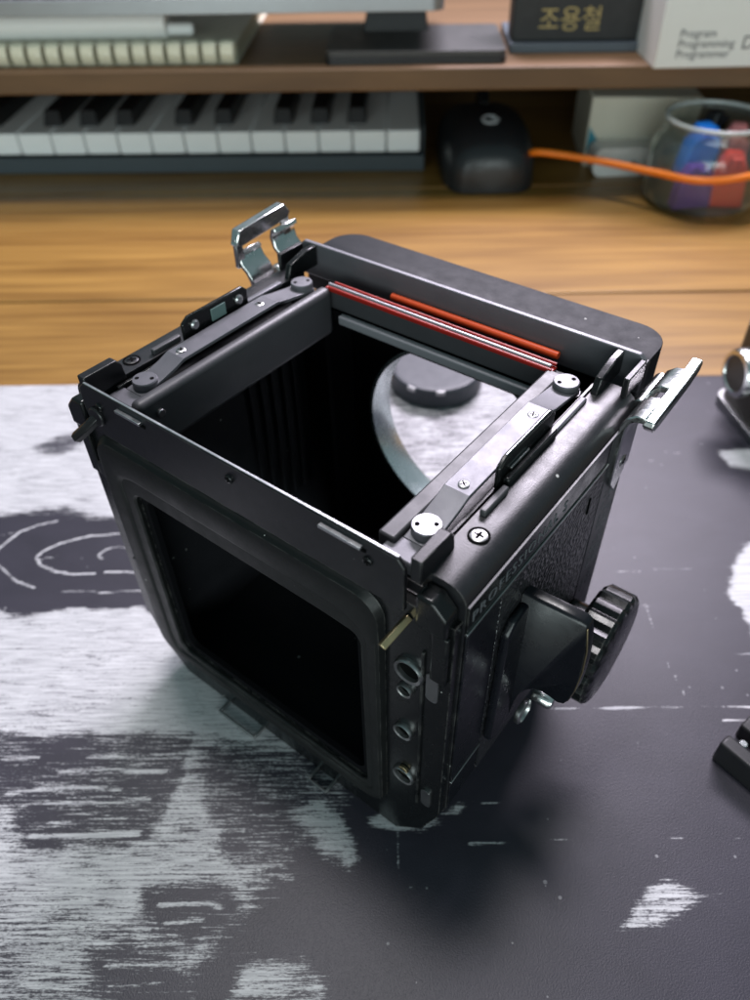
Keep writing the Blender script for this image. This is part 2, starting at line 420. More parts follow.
INK_STROKES = [
 (0.85,0.55,[(-156.6,105.6),(-155.1,111.5),(-150.4,119.6),(-144.8,123.2),(-137.7,125.3)]),
 (0.85,0.55,[(-155.9,105.6),(-151.5,101.6),(-144.1,95.9),(-136.1,92.1)]),
 (0.85,0.55,[(-110.3,118.4),(-123,116.6),(-133.4,113.7),(-138.3,110.2),(-139.8,106.8),(-136.7,102.8),(-131.1,99.9),(-123.4,98.3),(-116.6,98.2)]),
 (0.75,0.5,[(-106.5,110.2),(-110.6,111.8),(-115.4,110.3),(-117.6,107.4),(-115.6,105.4)]),
 (0.75,0.45,[(-125.7,90.6),(-112.1,89.5),(-97.6,90.6)]),
 (0.7,0.6,[(-113.1,98.7),(-100.9,98.9)]),
 (0.5,0.4,[(-150.4,119.6),(-157.3,117.6)]),
 (0.45,0.4,[(-138.4,105.8),(-132.9,107.1)]),
 (0.95,0.32,[(38,42.5),(57.6,43),(99.5,42.8)]),
 (0.62,0.3,[(21.3,41.6),(39.5,42.5)]),
 (0.8,0.3,[(86.5,38),(97.8,38.2)]),
 (0.55,0.25,[(16.8,3.3),(48.4,3.6),(85.4,4.4)]),
 (0.6,0.25,[(8.9,3.3),(19.4,3.3)]),
 (0.5,0.22,[(-10.6,6.1),(-10.6,-6.1),(-10.9,-17.6)]),
 (0.75,0.3,[(89.7,97.4),(109.3,98.5)]),
 (0.5,0.25,[(63.1,96.4),(91.4,97.4)]),
 (0.55,0.25,[(73.2,81.2),(93.6,81.7)]),
 (0.7,0.3,[(95.4,61.2),(106.4,61.8)]),
 (0.97,0.5,[(-108.3,5.8),(-95.3,5.7),(-79.2,6.1)]),
 (0.5,0.22,[(75,88.1),(75.7,59.5),(78.7,43.4)]),
 (0.6,0.3,[(5.5,21.6),(12,22.5)]),
 (0.6,0.3,[(12.6,14.1),(18.1,14.3)]),
 (0.5,0.3,[(-8.6,-8),(-6.1,-8)]),
 (0.6,0.4,[(103.8,161.2),(110.4,159.8)]),
 (0.5,0.35,[(96.3,156.3),(98.2,155.6)]),
 (0.75,0.5,[(-119.1,18),(-104.7,19.1),(-87.6,18.3)]),
 (0.7,0.4,[(-114.3,14),(-100.6,14.7),(-78.6,15.4)]),
 (0.7,0.5,[(-106.2,23.8),(-92,24.3),(-76.1,23.8)]),
 (0.65,0.4,[(-98.8,28.3),(-81.5,28.8),(-72,28.1)]),
 (0.6,0.4,[(-123.3,27.6),(-113.4,28.4)]),
 (0.6,0.4,[(-104.6,9.5),(-84.2,9.9)]),
 (0.8,0.5,[(-70.2,-11.6),(-60.2,-11.2),(-54.5,-12.4)]),
 (0.7,0.4,[(-68.2,-15.5),(-58.3,-15.4)]),
 (0.65,0.5,[(-80.6,-24.8),(-69.9,-24.5),(-62.6,-25.6)]),
 (0.6,0.4,[(-78.4,-29),(-66.7,-28.6)]),
 (0.7,0.8,[(-162.6,202.3),(-155.7,199.1)]),
]

def build_mat():
    xs = np.concatenate([np.linspace(-420, -215, 12), np.arange(-210, 181, .9), np.linspace(186, 420, 12)])
    ys = np.concatenate([np.linspace(-260, -62, 10), np.arange(-60, 216.01, .9), [216.6]])
    X, Y = np.meshgrid(xs, ys); nx, ny = len(xs), len(ys)
    rng = np.random.default_rng(3)
    def wob(sc_, amp):
        q = np.zeros_like(X)
        for k in range(7):
            a = rng.uniform(0, 6.28); fr = sc_*rng.uniform(.5, 1.8); q += np.sin((X*math.cos(a)+Y*math.sin(a))*fr+rng.uniform(0, 6.28))
        return q*amp/2.6
    Xw, Yw = X+wob(.22, 1.0)+wob(.7, .4), Y+wob(.22, 1.0)+wob(.7, .4)
    ink = np.full(X.shape, -.12)
    for v, soft, P in INK_AND_SHADE_AREAS:
        k = np.clip(poly_sd(Xw, Yw, P)/soft+.5, 0, 1); k = k*k*(3-2*k)
        ink = ink*(1-k)+v*k
    Xs, Ys = X+wob(.25, .25), Y+wob(.25, .25)
    for v, hw, P in INK_STROKES:
        d = np.min([seg_dist(Xs, Ys, P[i], P[i+1]) for i in range(len(P)-1)], axis=0)
        k = np.clip(1.6-d/hw, 0, 1); ink = np.maximum(ink, ink*(1-k)+v*k)
    Z = np.zeros_like(X); Z[-1, :] = -.6
    vs_ = np.stack([X, Y, Z], -1).reshape(-1, 3)*S
    i = np.arange(ny-1)[:, None]*nx+np.arange(nx-1)[None, :]
    q = np.stack([i, i+1, i+1+nx, i+nx], -1).reshape(-1, 4)
    # closed slab: skirt down to the desk
    rim = list(range(nx))+[r*nx+nx-1 for r in range(1, ny)]+[(ny-1)*nx+c for c in range(nx-2, -1, -1)]+[r*nx for r in range(ny-2, 0, -1)]
    n0 = len(vs_); low = vs_[rim].copy(); low[:, 2] = -3*S
    vs_ = np.concatenate([vs_, low]); L = len(rim)
    faces = q.tolist()+[(rim[(k+1) % L], rim[k], n0+k, n0+(k+1) % L) for k in range(L)]+[tuple(range(n0, n0+L))]
    me = bpy.data.meshes.new('desk_mat'); me.from_pydata(vs_.tolist(), [], faces)
    at = me.attributes.new('ink', 'FLOAT', 'POINT')
    at.data.foreach_set('value', np.concatenate([ink.reshape(-1), np.full(L, -.1)]).astype(np.float32))
    me.materials.append(M['mat']); me.shade_smooth(); me.set_sharp_from_angle(angle=R(40))
    o = bpy.data.objects.new('desk_mat', me); col.objects.link(o)
    return tag(o, 'black cloth desk mat printed with white brush strokes', 'desk mat')
build_mat()

# the shelf stands a little askew behind the mat; everything on and under it turns with it
BK = Matrix.Translation(Vector((-15, 440, 0))) @ Matrix.Rotation(R(-1.6), 4, 'Z') @ Matrix.Translation(Vector((15, -440, 0)))
def bk(x, y, z=0): return BK @ Vector((x, y, z))
def bempty(name, x, y, z, label, cat, group=None, rz=0): return empty(name, bk(x, y, z), -1.6+rz, label, cat, group)

sh = bempty('desk_shelf', -15, 440, -3, 'low brown wooden shelf standing across the back of the desk', 'shelf')
MB().box(-700, 700, 0, 300, 65, 78).build('shelf_board', 'shelf', sh, bevel=1.0)
MB().box(-690, 690, 285, 297, 0, 64.9).build('back_panel', 'shaded_wood', sh)
for x0 in (-700, 682): MB().box(x0, x0+18, 4, 284, 0, 64.9).build('side_panel', 'shelf', sh)

# ------------------------------------------------------------------ music keyboard under the shelf
M['kbody'] = pbr('slate_grey_plastic', (.045, .06, .07), .5, var=.1)
M['ivory'] = pbr('white_key_plastic', (.88, .90, .90), .35, var=.04)
M['ebony'] = pbr('black_key_plastic', (.012, .012, .013), .4, var=.1)
kb = bempty('music_keyboard', 18, 484, -3, 'slim music keyboard with white and black piano keys under the shelf', 'keyboard')
MB().box(-420, 0, 0, 3, 0, 11).box(-420, 0, 3, 190, 0, 7).box(-1.5, 0, 3, 190, 7, 30).box(-420, -1.5, 150, 190, 7, 34).build('case', 'kbody', kb, bevel=.8)
pitch = 24.2
wk = None; bkey = None
blacks = {2, 3, 4, 6, 7, 9, 10, 11, 13, 14}
for i in range(16):
    xr = -3.5-pitch*i
    if wk is None:
        wk = MB().box(-pitch+.9, 0, 0, 145, 4, 18.5).build('white_key', 'ivory', kb, bevel=1.0); o = wk
    else:
        o = wk.copy(); col.objects.link(o)
    o.location = Vector((xr, 4.5, 8 + random.uniform(-.15, .15)))*S
    if i in blacks:
        if bkey is None:
            b = MB(); b.add([(-7,0,0),(7,0,0),(7,127,0),(-7,127,0),(-5.6,5,10),(5.6,5,10),(5.6,127,10.5),(-5.6,127,10.5)],
                            [(0,3,2,1),(4,5,6,7),(0,1,5,4),(1,2,6,5),(2,3,7,6),(3,0,4,7)])
            bkey = b.build('black_key', 'ebony', kb, bevel=.8); o = bkey
        else:
            o = bkey.copy(); col.objects.link(o)
        off = {2: 2.5, 4: -2.5, 6: 2.5, 7: -2.5, 9: 2.5, 11: -2.5}.get(i, 0)
        o.location = Vector((xr+.45+off, 20, 26.2))*S

# ------------------------------------------------------------------ mouse
M['mouse'] = pbr('matt_black_plastic', (.016, .018, .021), .36, var=.15, bump=(2600, .015, 'noise'))
M['greylogo'] = pbr('pale_grey_print', (.50, .51, .52), .5)
def make_mouse():
    ms = bempty('computer_mouse', 63, 440, -3, 'black computer mouse with pale round logo under the shelf edge', 'mouse', rz=2)
    v, f = [], []; nu, nv = 30, 16
    L, Wd, Hh = 112.0, 73.0, 38.0
    for i in range(nu+1):
        a = i/nu; y = L*(.5-.5*math.cos(math.pi*a))
        half = Wd/2*(max(0.0, math.sin(math.pi*min(1, max(0, a))))**.42)*(1-.08*math.sin(math.pi*a)**2+.03*math.cos(2*math.pi*a))
        top = Hh*(max(0.0, math.sin(math.pi*a**.86))**.55)
        for j in range(nv+1):
            b = math.pi*j/nv; cx = -math.cos(b); cz = math.sin(b)
            v.append((half*math.copysign(abs(cx)**.75, cx), y, 1.0+top*max(0.0, cz)**.6))
    for i in range(nu):
        for j in range(nv): k = i*(nv+1)+j; f.append((k, k+1, k+nv+2, k+nv+1))
    for i in range(nu): f.append((i*(nv+1), (i+1)*(nv+1), (i+1)*(nv+1)+nv, i*(nv+1)+nv))
    MB().add(v, f).build('shell', 'mouse', ms, smooth=60)
    MB().box(-.4, .4, 62, 104, 32, 41.2).build('button_gap', 'hole', ms)
    MB().lathe([(11, -3.5), (12, -2.5), (12, 2.5), (11, 3.5)], (0, 82, 33.5), 'x', 24).build('scroll_wheel', 'gloss', ms)
    MB().box(-25, 25, 8, 98, 0, 1.3).build('glide_feet', 'ebony', ms)
    # logo: an open ring with a bar, wrapped on the back of the shell
    lg = MB(); cy = 33.0
    def on(px, py):
        y = cy+py*1.15; a_ = math.acos(1-2*y/L)/math.pi
        half_ = Wd/2*(math.sin(math.pi*a_)**.42)*(1-.08*math.sin(math.pi*a_)**2+.03*math.cos(2*math.pi*a_))
        c_ = (abs(px)/half_)**(1/.75); top_ = Hh*math.sin(math.pi*a_**.86)**.55
        return (px, y, 1.0+top_*math.sqrt(1-c_*c_)**.6+.15)
    vs_, fs_ = [], []
    arc = [R(q) for q in range(40, 331, 12)]
    for a in arc:
        for r_ in (4.0, 6.2): vs_.append(on(r_*math.cos(a), r_*math.sin(a)))
    for k in range(len(arc)-1): fs_.append((2*k, 2*k+1, 2*k+3, 2*k+2))
    lg.add(vs_, fs_); lg.add([on(0.6, -.9), on(6.1, -.9), on(6.1, 1.1), on(.6, 1.1)], [(0, 1, 2, 3)])
    o = lg.build('logo', 'greylogo', ms, smooth=60)
    so = o.modifiers.new('thick', 'SOLIDIFY'); so.thickness = .8*S; so.offset = 0
    return ms
make_mouse()

# ------------------------------------------------------------------ things on the right under the shelf
M['cream'] = pbr('cream_card', (.62, .60, .50), .6, var=.06)
M['tealprint'] = pbr('teal_print', (.02, .22, .30), .5)
M['whiteplastic'] = pbr('white_plastic', (.78, .78, .76), .4, var=.04)
M['orange'] = pbr('orange_rubber', (.95, .22, .012), .45, var=.06)
def glassy(name, color, rough):
    m, nt, p = nodes_of(name)
    p.inputs['Base Color'].default_value = (*color, 1); p.inputs['Roughness'].default_value = rough
    p.inputs['Transmission Weight'].default_value = .96; p.inputs['IOR'].default_value = 1.42
    return m
M['clear'] = glassy('clear_plastic', (.84, .90, .88), .12)
bx = bempty('card_box', 133, 492, -3, 'cream cardboard box with a teal corner print behind the jar', 'box', rz=-3)
MB().box(0, 74, 0, 70, 0, 46).build('carton', 'cream', bx, bevel=.8)
MB().prism([(1, 10), (14, 10), (1, 27)], 'y', -.25, -.05).build('corner_print', 'tealprint', bx)
MB().box(14, 73, -.25, -.05, 10, 12.5).build('stripe_print', 'tealprint', bx)
rl = bempty('adapter_plug', 136, 470, -3, 'small white rounded plastic adapter on the desk before the cream box', 'adapter', rz=4)
MB().prism(rrect(0, 46, 0, 19, 6), 'y', 0, 18).build('housing', 'whiteplastic', rl, bevel=1.5, seg=3)
for q in (15, 26): MB().box(q, q+3, -1.5, .5, 8, 10.5).build('prong', 'steel', rl)

jr = bempty('plastic_jar', 199, 432, -3, 'round clear plastic jar of coloured clips beside the mouse', 'jar')
jr.scale = (1, 1, .86)
jp = [(1, 1.0), (31, .6), (34.5, 2), (36.5, 6), (36.5, 40), (34, 46), (31, 49), (31, 56), (31.8, 57.5), (29.6, 57.5), (29.2, 49.5), (32.2, 45), (34.7, 39.5), (34.7, 7), (33, 3.2), (30, 2.4), (1, 2.4)]
j = MB(); j.lathe(jp, (0,0,0), 'z', 56, cap=False); j.build('jar_wall', 'clear', jr, smooth=50)
M['glint_rim'] = glassy('highlight_rim', (.92, .96, .95), .16); M['glint_rim'].node_tree.nodes['Principled BSDF'].inputs['Transmission Weight'].default_value = .6  # paler and milkier, the rim's highlight put into its colour
MB().tube([(31.0*math.cos(R(10*k)), 31.0*math.sin(R(10*k)), 59.0) for k in range(36)], 1.5, 10, closed=True).build('jar_rim', 'glint_rim', jr, smooth=60)
M['c_blue'] = pbr('blue_plastic', (.01, .22, .85), .4); M['c_purple'] = pbr('purple_plastic', (.15, .05, .40), .45)
M['c_red'] = pbr('red_plastic', (.95, .06, .035), .42); M['c_pink'] = pbr('pink_plastic', (.62, .22, .22), .45); M['c_black'] = pbr('black_plastic', (.012, .012, .014), .4)
def clip(c, m, pos, rz, tilt, Lx=20, Ly=9, Lz=34):
    o = empty('plastic_clip', (0,0,0), 0, f'{c} plastic clip standing inside the clear round jar', 'clip', 'clips in the clear jar')
    w = bk(199+pos[0], 432+pos[1], -3+2.6+pos[2]); o.location = w*S; o.rotation_euler = (R(tilt), 0, R(rz))
    MB().prism([(-Lx/2, 0), (Lx/2, 0), (Lx*.42, Lz*.7), (Lx*.2, Lz), (-Lx*.2, Lz), (-Lx*.42, Lz*.7)], 'y', -Ly/2, Ly/2).build('body', m, o, bevel=1.2)
    MB().tube([(-Lx*.18, 0, Lz*.55), (-Lx*.1, -Ly*.9, Lz*.95), (Lx*.1, -Ly*.9, Lz*.95), (Lx*.18, 0, Lz*.55)], 1.2, 8).build('spring', m, o)
clip('bright blue', 'c_blue', (-9, -4, 16), 15, 6, 24, 12, 30)
clip('purple', 'c_purple', (-11, -18, 0), 8, -3, 25, 10, 26)
clip('red', 'c_red', (10, -17, 0), -8, -4, 23, 10, 32)
clip('dull pink', 'c_pink', (15, 2, 10), -25, 4, 22, 10, 34)
clip('black', 'c_black', (3, 13, 8), 30, 0, 18, 9, 40)
cb = MB(); pts = []
P_ = [Vector(q) for q in ((86, 470, 6), (88, 455, 17), (93, 445, 22), (113, 440, 21), (137.5, 430, 19.6), (159.5, 413, 20), (178, 393, 22), (195, 388.5, 23), (214, 390, 25), (236, 402, 22), (270, 425, 8), (330, 440, -.6))]
for i in range(len(P_)-1):
    p0, p1, p2, p3 = P_[max(i-1, 0)], P_[i], P_[i+1], P_[min(i+2, len(P_)-1)]
    for k in range(6):
        t = k/6; pts.append(.5*((2*p1)+(p2-p0)*t+(2*p0-5*p1+4*p2-p3)*t*t+(3*p1-p0-3*p2+p3)*t**3))
pts.append(P_[-1])
tag(cb.tube(pts, 2.5, 12, flat=.9).build('orange_cable', 'orange', None, smooth=60), 'thick orange cable running from the mouse past the jar', 'cable')

# ------------------------------------------------------------------ things on the shelf (top of the board at z = 75)
ST = 75.0
M['paper'] = pbr('notebook_paper', (.55, .50, .36), .7, var=.1)
M['coil'] = pbr('cream_plastic_binding', (.70, .66, .50), .35, var=.08)
nb = bempty('spiral_notebook', -101, 449, ST, 'spiral notebook with a cream comb binding lying on the shelf', 'notebook')
MB().box(-300, -3, 9, 190, .8, 10.5).build('pages', 'paper', nb)
MB().box(-302, -1, 6, 192, 10.6, 11.6).build('cover', 'cream', nb, bevel=.3)
MB().box(-302, -1, 6, 192, 0, .7).build('back_cover', 'cream', nb)
first = None
for i in range(24):
    if first is None:
        t = MB(); path = [(0, 6.3+6.0*math.cos(a), 6.4+6.1*math.sin(a)) for a in [2*math.pi*k/18 for k in range(18)]]
        v0 = t.tube(path, 1.0, 6, closed=True)
        for q in range(len(t.v)): t.v[q] = (t.v[q][0]*4.7, t.v[q][1], t.v[q][2])
        first = t.build('coil', 'coil', nb, smooth=60); o = first
    else: o = first.copy(); col.objects.link(o)
    o.location = Vector((-6-11*i, 0, 0))*S
tb = bempty('paper_tube', -146, 468, ST+11.6, 'white cardboard tube with a small cap on the spiral notebook', 'tube')
MB().lathe([(7.2, -260), (7.8, -259.5), (7.8, -.6), (7.2, 0)], (0, 0, 7.8), 'x', 28).build('tube_wall', 'whiteplastic', tb)
MB().lathe([(3.6, 0), (3.6, 14), (3.0, 16), (1.0, 16.6)], (0, 0, 5.0), 'x', 24).build('cap', 'whiteplastic', tb)
M['alu'] = pbr('brushed_aluminium', (.34, .35, .36), .4, metal=.8, var=.06)
ck = bempty('computer_keyboard', 27, 452, ST+27.3, 'silver edged computer keyboard with black keys lying on top of the white tube', 'computer keyboard')
MB().prism(rrect(-430, 0, 0, 118, 8), 'z', 0, 8.0).build('frame', 'alu', ck, bevel=1.6, seg=3)
for r_ in range(5):
    for c_ in range(16):
        if r_ == c_ == 0: key0 = MB().box(0, 16.4, 0, 16, 0, 3).build('key', 'ebony', ck, bevel=1); o = key0
        else: o = key0.copy(); col.objects.link(o)
        o.location = Vector((-24-18.4*c_-(r_ % 2)*3, 7+18*r_, 7.8))*S
bl = bempty('stand_block', 20, 500, ST, 'dark block propping the silver edged keyboard on the shelf', 'block')
MB().prism([(-46, 0), (0, 0), (-4, 27.1), (-40, 27.1)], 'y', 0, 50).build('block', 'ebony', bl, bevel=1)
tabl = bempty('slim_case', -46, 447, ST, 'thin dark grey case lying near the middle of the shelf', 'case')
M['slate'] = pbr('dark_grey_case', (.05, .048, .047), .5, var=.15)
MB().prism(rrect(0, 112, 0, 70, 4), 'z', 0, 4.2).build('lower_shell', 'ebony', tabl, bevel=.8)
MB().prism(rrect(.5, 111.5, .5, 69.5, 4), 'z', 4.4, 7.4).build('lid', 'slate', tabl, bevel=1)
M['gold'] = pbr('gold_lettering', (.40, .30, .12), .5, metal=.4)
M['bookblack'] = pbr('black_book_cloth', (.012, .011, .011), .55, var=.2)
M['bluegrey'] = pbr('blue_grey_edge', (.075, .09, .11), .5, var=.1)
nbk = bempty('black_nameplate', 70, 470, ST, 'black plate with gold lettering standing between the case and the white box', 'nameplate')
MB().box(0, 88, 0, 60, 0, 5.5).build('base', 'bluegrey', nbk, bevel=.8)
MB().box(1, 87, 5, 26, 5.6, 60).build('plate', 'bookblack', nbk, bevel=.8)
text('gold_lettering', '조용철', 14.5, 'gold', nbk, frame((17, 4.9, 12.5), (1, 0, 0), (0, 0, 1)), .15)
wb = bempty('white_box', 152, 432, ST, 'white cardboard box with small grey printed words on the shelf', 'box', rz=2)
MB().box(0, 95, 0, 60, 0, 45).build('carton', 'whiteplastic', wb, bevel=.6)
M['print'] = pbr('dark_grey_print', (.06, .06, .07), .6)
text('printed_words', 'Program\nProgramming\nProgrammer', 6.2, 'print', wb, frame((11.5, -.12, 16.0), (1, 0, 0), (0, 0, 1)), .08, line=.86)
text('printed_letter', 'D', 10, 'print', wb, frame((49, -.12, 9.5), (1, 0, 0), (0, 0, 1)), .08)
lid = MB().box(-2, 97, -2, 62, 0, 12)
w2 = bempty('white_tray', 160, 436, ST+45.2, 'plain white tray lying on top of the white printed box', 'tray', rz=2)
MB().box(0, 80, 0, 50, 0, 10).build('tray', 'whiteplastic', w2, bevel=1.5)

# ================================================================== the camera body (local axes: x along its back, y towards its front, z up; origin at the near lower corner)
YAW = -37.557
cb_ = empty('camera_body', (0, 0, 0), YAW, 'black medium format film camera body without lens or back, standing on the mat', 'camera')
CX = -53.75
mx = lambda x: 2*CX-x
DECK = 105.0

def arc(cx, cz, r, a0, a1, n=6): return [(cx+r*math.cos(R(a0+(a1-a0)*k/n)), cz+r*math.sin(R(a0+(a1-a0)*k/n))) for k in range(n+1)]
# outer half section on the right (x, z), from the well edge over the rounded shoulder and down to the bevelled foot
half = [(-18, 100.2), (-9.2, 100.2), (-9.2, DECK)]+arc(-4.6, DECK-4.6, 4.6, 90, 0)+[(0, 24), (-4.6, 10), (-13, 0)]
inner = [(-7, 6), (-7, 97.6), (-18, 97.6)]
sec = half+[(mx(x), z) for x, z in half[::-1]]+[(mx(-18), 97.6), (mx(-7), 97.6), (mx(-7), 6)]+inner
b = MB(); b.prism(sec, 'y', 2.0, 72.0); b.build('shell', 'paint', cb_, smooth=30)
b = MB(); b.box(mx(-7.1), -7.1, 2.2, 72, 6.2, 6.6)
for x in (-7.3, mx(-7.3)): b.box(min(x, x-.3), max(x, x-.3), 2.2, 72, 6.6, 97)
b.build('inner_lining', 'lining', cb_)

# ---- back: plate with the film opening, moulded rim, sheet plate along its top edge
outer_back = [(-.4, 97.2), (-.4, 24), (-5, 10.2), (-13, .3), (mx(-13), .3), (mx(-5), 10.2), (mx(-.4), 24), (mx(-.4), 97.2)]
cen = (-55.5, 50)
opening = rrect(-90.5, -21.2, 17.5, 80, 3)
MB().radial(opening, outer_back, cen, [(0, -.5), (1, -.5), (1, 1.98), (0, 1.98)]).build('back_plate', 'gloss', cb_, bevel=.3)
rim_out = rrect(-101.2, -15.6, 11.5, 94.6, 6)
MB().radial(opening, rim_out, cen, [(.02, -.6), (.02, -1.5), (.06, -1.9), (.36, -1.9), (.40, -2.3), (.46, -2.5), (.80, -2.6), (.92, -2.2), (1, -.6)]).build('opening_rim', 'frame', cb_, smooth=30)
# worn light seal edge inside the opening
seal = [(x+random.uniform(-.35, .35), z+random.uniform(-.35, .35)) for x, z in rrect(-90.0, -21.7, 18.0, 79.5, 3, 9)]
MB().radial(rrect(-88.8, -23.2, 19.4, 78.4, 3), opening, cen, [(0, -.2), (1.02, -.2), (1.02, 1.4), (0, 1.4)]).build('light_seal', 'inside', cb_)
sheet = [(-10.4, 96.2), (-10.4, 107.4), (-11.8, 109.2), (-97.0, 109.6), (-98.8, 108.0), (-99.2, 103.4), (-98.2, 96.4)]
MB().prism(sheet, 'y', -1.9, -.9).build('top_sheet', 'satin', cb_, bevel=.18)
MB().box(-97.0, -11.8, -1.75, -1.2, 109.45, 109.70).build('sheet_edge', 'edge', cb_, bevel=.08)
for x0, x1 in ((-85.5, -77.5), (-28.8, -19.2)):  # bright and dark strips draw the light and shade of the slots
    MB().box(x0, x1, -2.9, -1.85, 107.3, 108.0).build('slot_glint', 'edge', cb_, bevel=.1)
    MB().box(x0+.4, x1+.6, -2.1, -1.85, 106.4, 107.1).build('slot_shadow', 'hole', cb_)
for x, z in ((-52.4, 105.6), (-18.2, 104.6), (-92.8, 105.0)): screw(cb_, x, -1.9, z, 1.05, 'gloss', axis='y')

# ---- strip of fittings at the right end of the back
for x, z, r in ((-9.6, 77.3, 3.5), (-10.4, 69.9, 1.9), (-10.7, 53.4, 2.5), (-10.4, 33.6, 3.0)):
    rg = MB(); rg.lathe([(r*.70, -.2), (r*.74, -1.5), (r*.92, -1.7), (r, -1.2), (r, -.2)], (x, 0, z), 'y', 28, cap=False); o = rg.build('bushing', 'steel', cb_)
    MB().cyl((x, 0, z), 'y', r*.78, -.62, -.4, 28).build('bore', 'hole', o)
screw(cb_, -10.4, -1.0, 36.2, 1.3, 'brass', axis='y')
for x0, x1, z0, z1 in ((-5.6, -2.8, 71.5, 80.5), (-5.4, -2.8, 25.5, 33)):
    MB().prism(rrect(x0, x1, z0, z1, 1.2), 'y', -1.0, -.45).build('contact_pad', 'steel', cb_, bevel=.2)
MB().box(-6.9, -6.2, -1.1, -.4, 24, 86).build('strip_seam', 'gloss', cb_, bevel=.2)
# latch bars that reach out of the back at both upper corners
lv = MB(); lv.tube([(-10.2, -.5, 93.5), (-11.2, -7.5, 91.2)], 1.0, 4); lv.build('latch_bar', 'brass', cb_, bevel=.15)
lv = MB(); lv.tube([(-94.5, -1.2, 102.0), (-97.5, -3.6, 98.4), (-100.6, -5.6, 95.2)], 1.5, 6); lv.build('latch_bar', 'satin', cb_, bevel=.25)
MB().cyl((-94.4, 0, 102.0), 'y', 2.4, -2.8, -1.8, 24).build('latch_boss', 'satin', cb_, bevel=.3)
for sgn in (0, 1):
    fx = (lambda x: x) if not sgn else mx
    pts = [(fx(-1.2), 95.0), (fx(-7.8), 95.0), (fx(-7.8), 103.4), (fx(-4.2), 103.4), (fx(-1.2), 100.2)]
    MB().prism(pts, 'y', -2.4, 1.95).build('corner_block', 'gloss', cb_, bevel=.7, seg=3)
    pts = [(fx(-1.0), 80), (fx(-4.6), 80), (fx(-4.6), 94.6), (fx(-1.0), 94.6)]
    MB().prism(pts, 'y', -1.7, -.45).build('corner_plate', 'gloss', cb_, bevel=.4)
for z in (85.5, 50.5):
    MB().prism([(mx(-8.0), z), (mx(-5.0), z-1), (mx(-4.6), z-5.5), (mx(-7.4), z-6.5)], 'y', -1.8, -.45).build('left_catch', 'satin', cb_, bevel=.3)
    MB().cyl((mx(-8.6), 0, z-6), 'y', 1.1, -1.6, -.4, 16).build('catch_pin', 'steel', cb_)

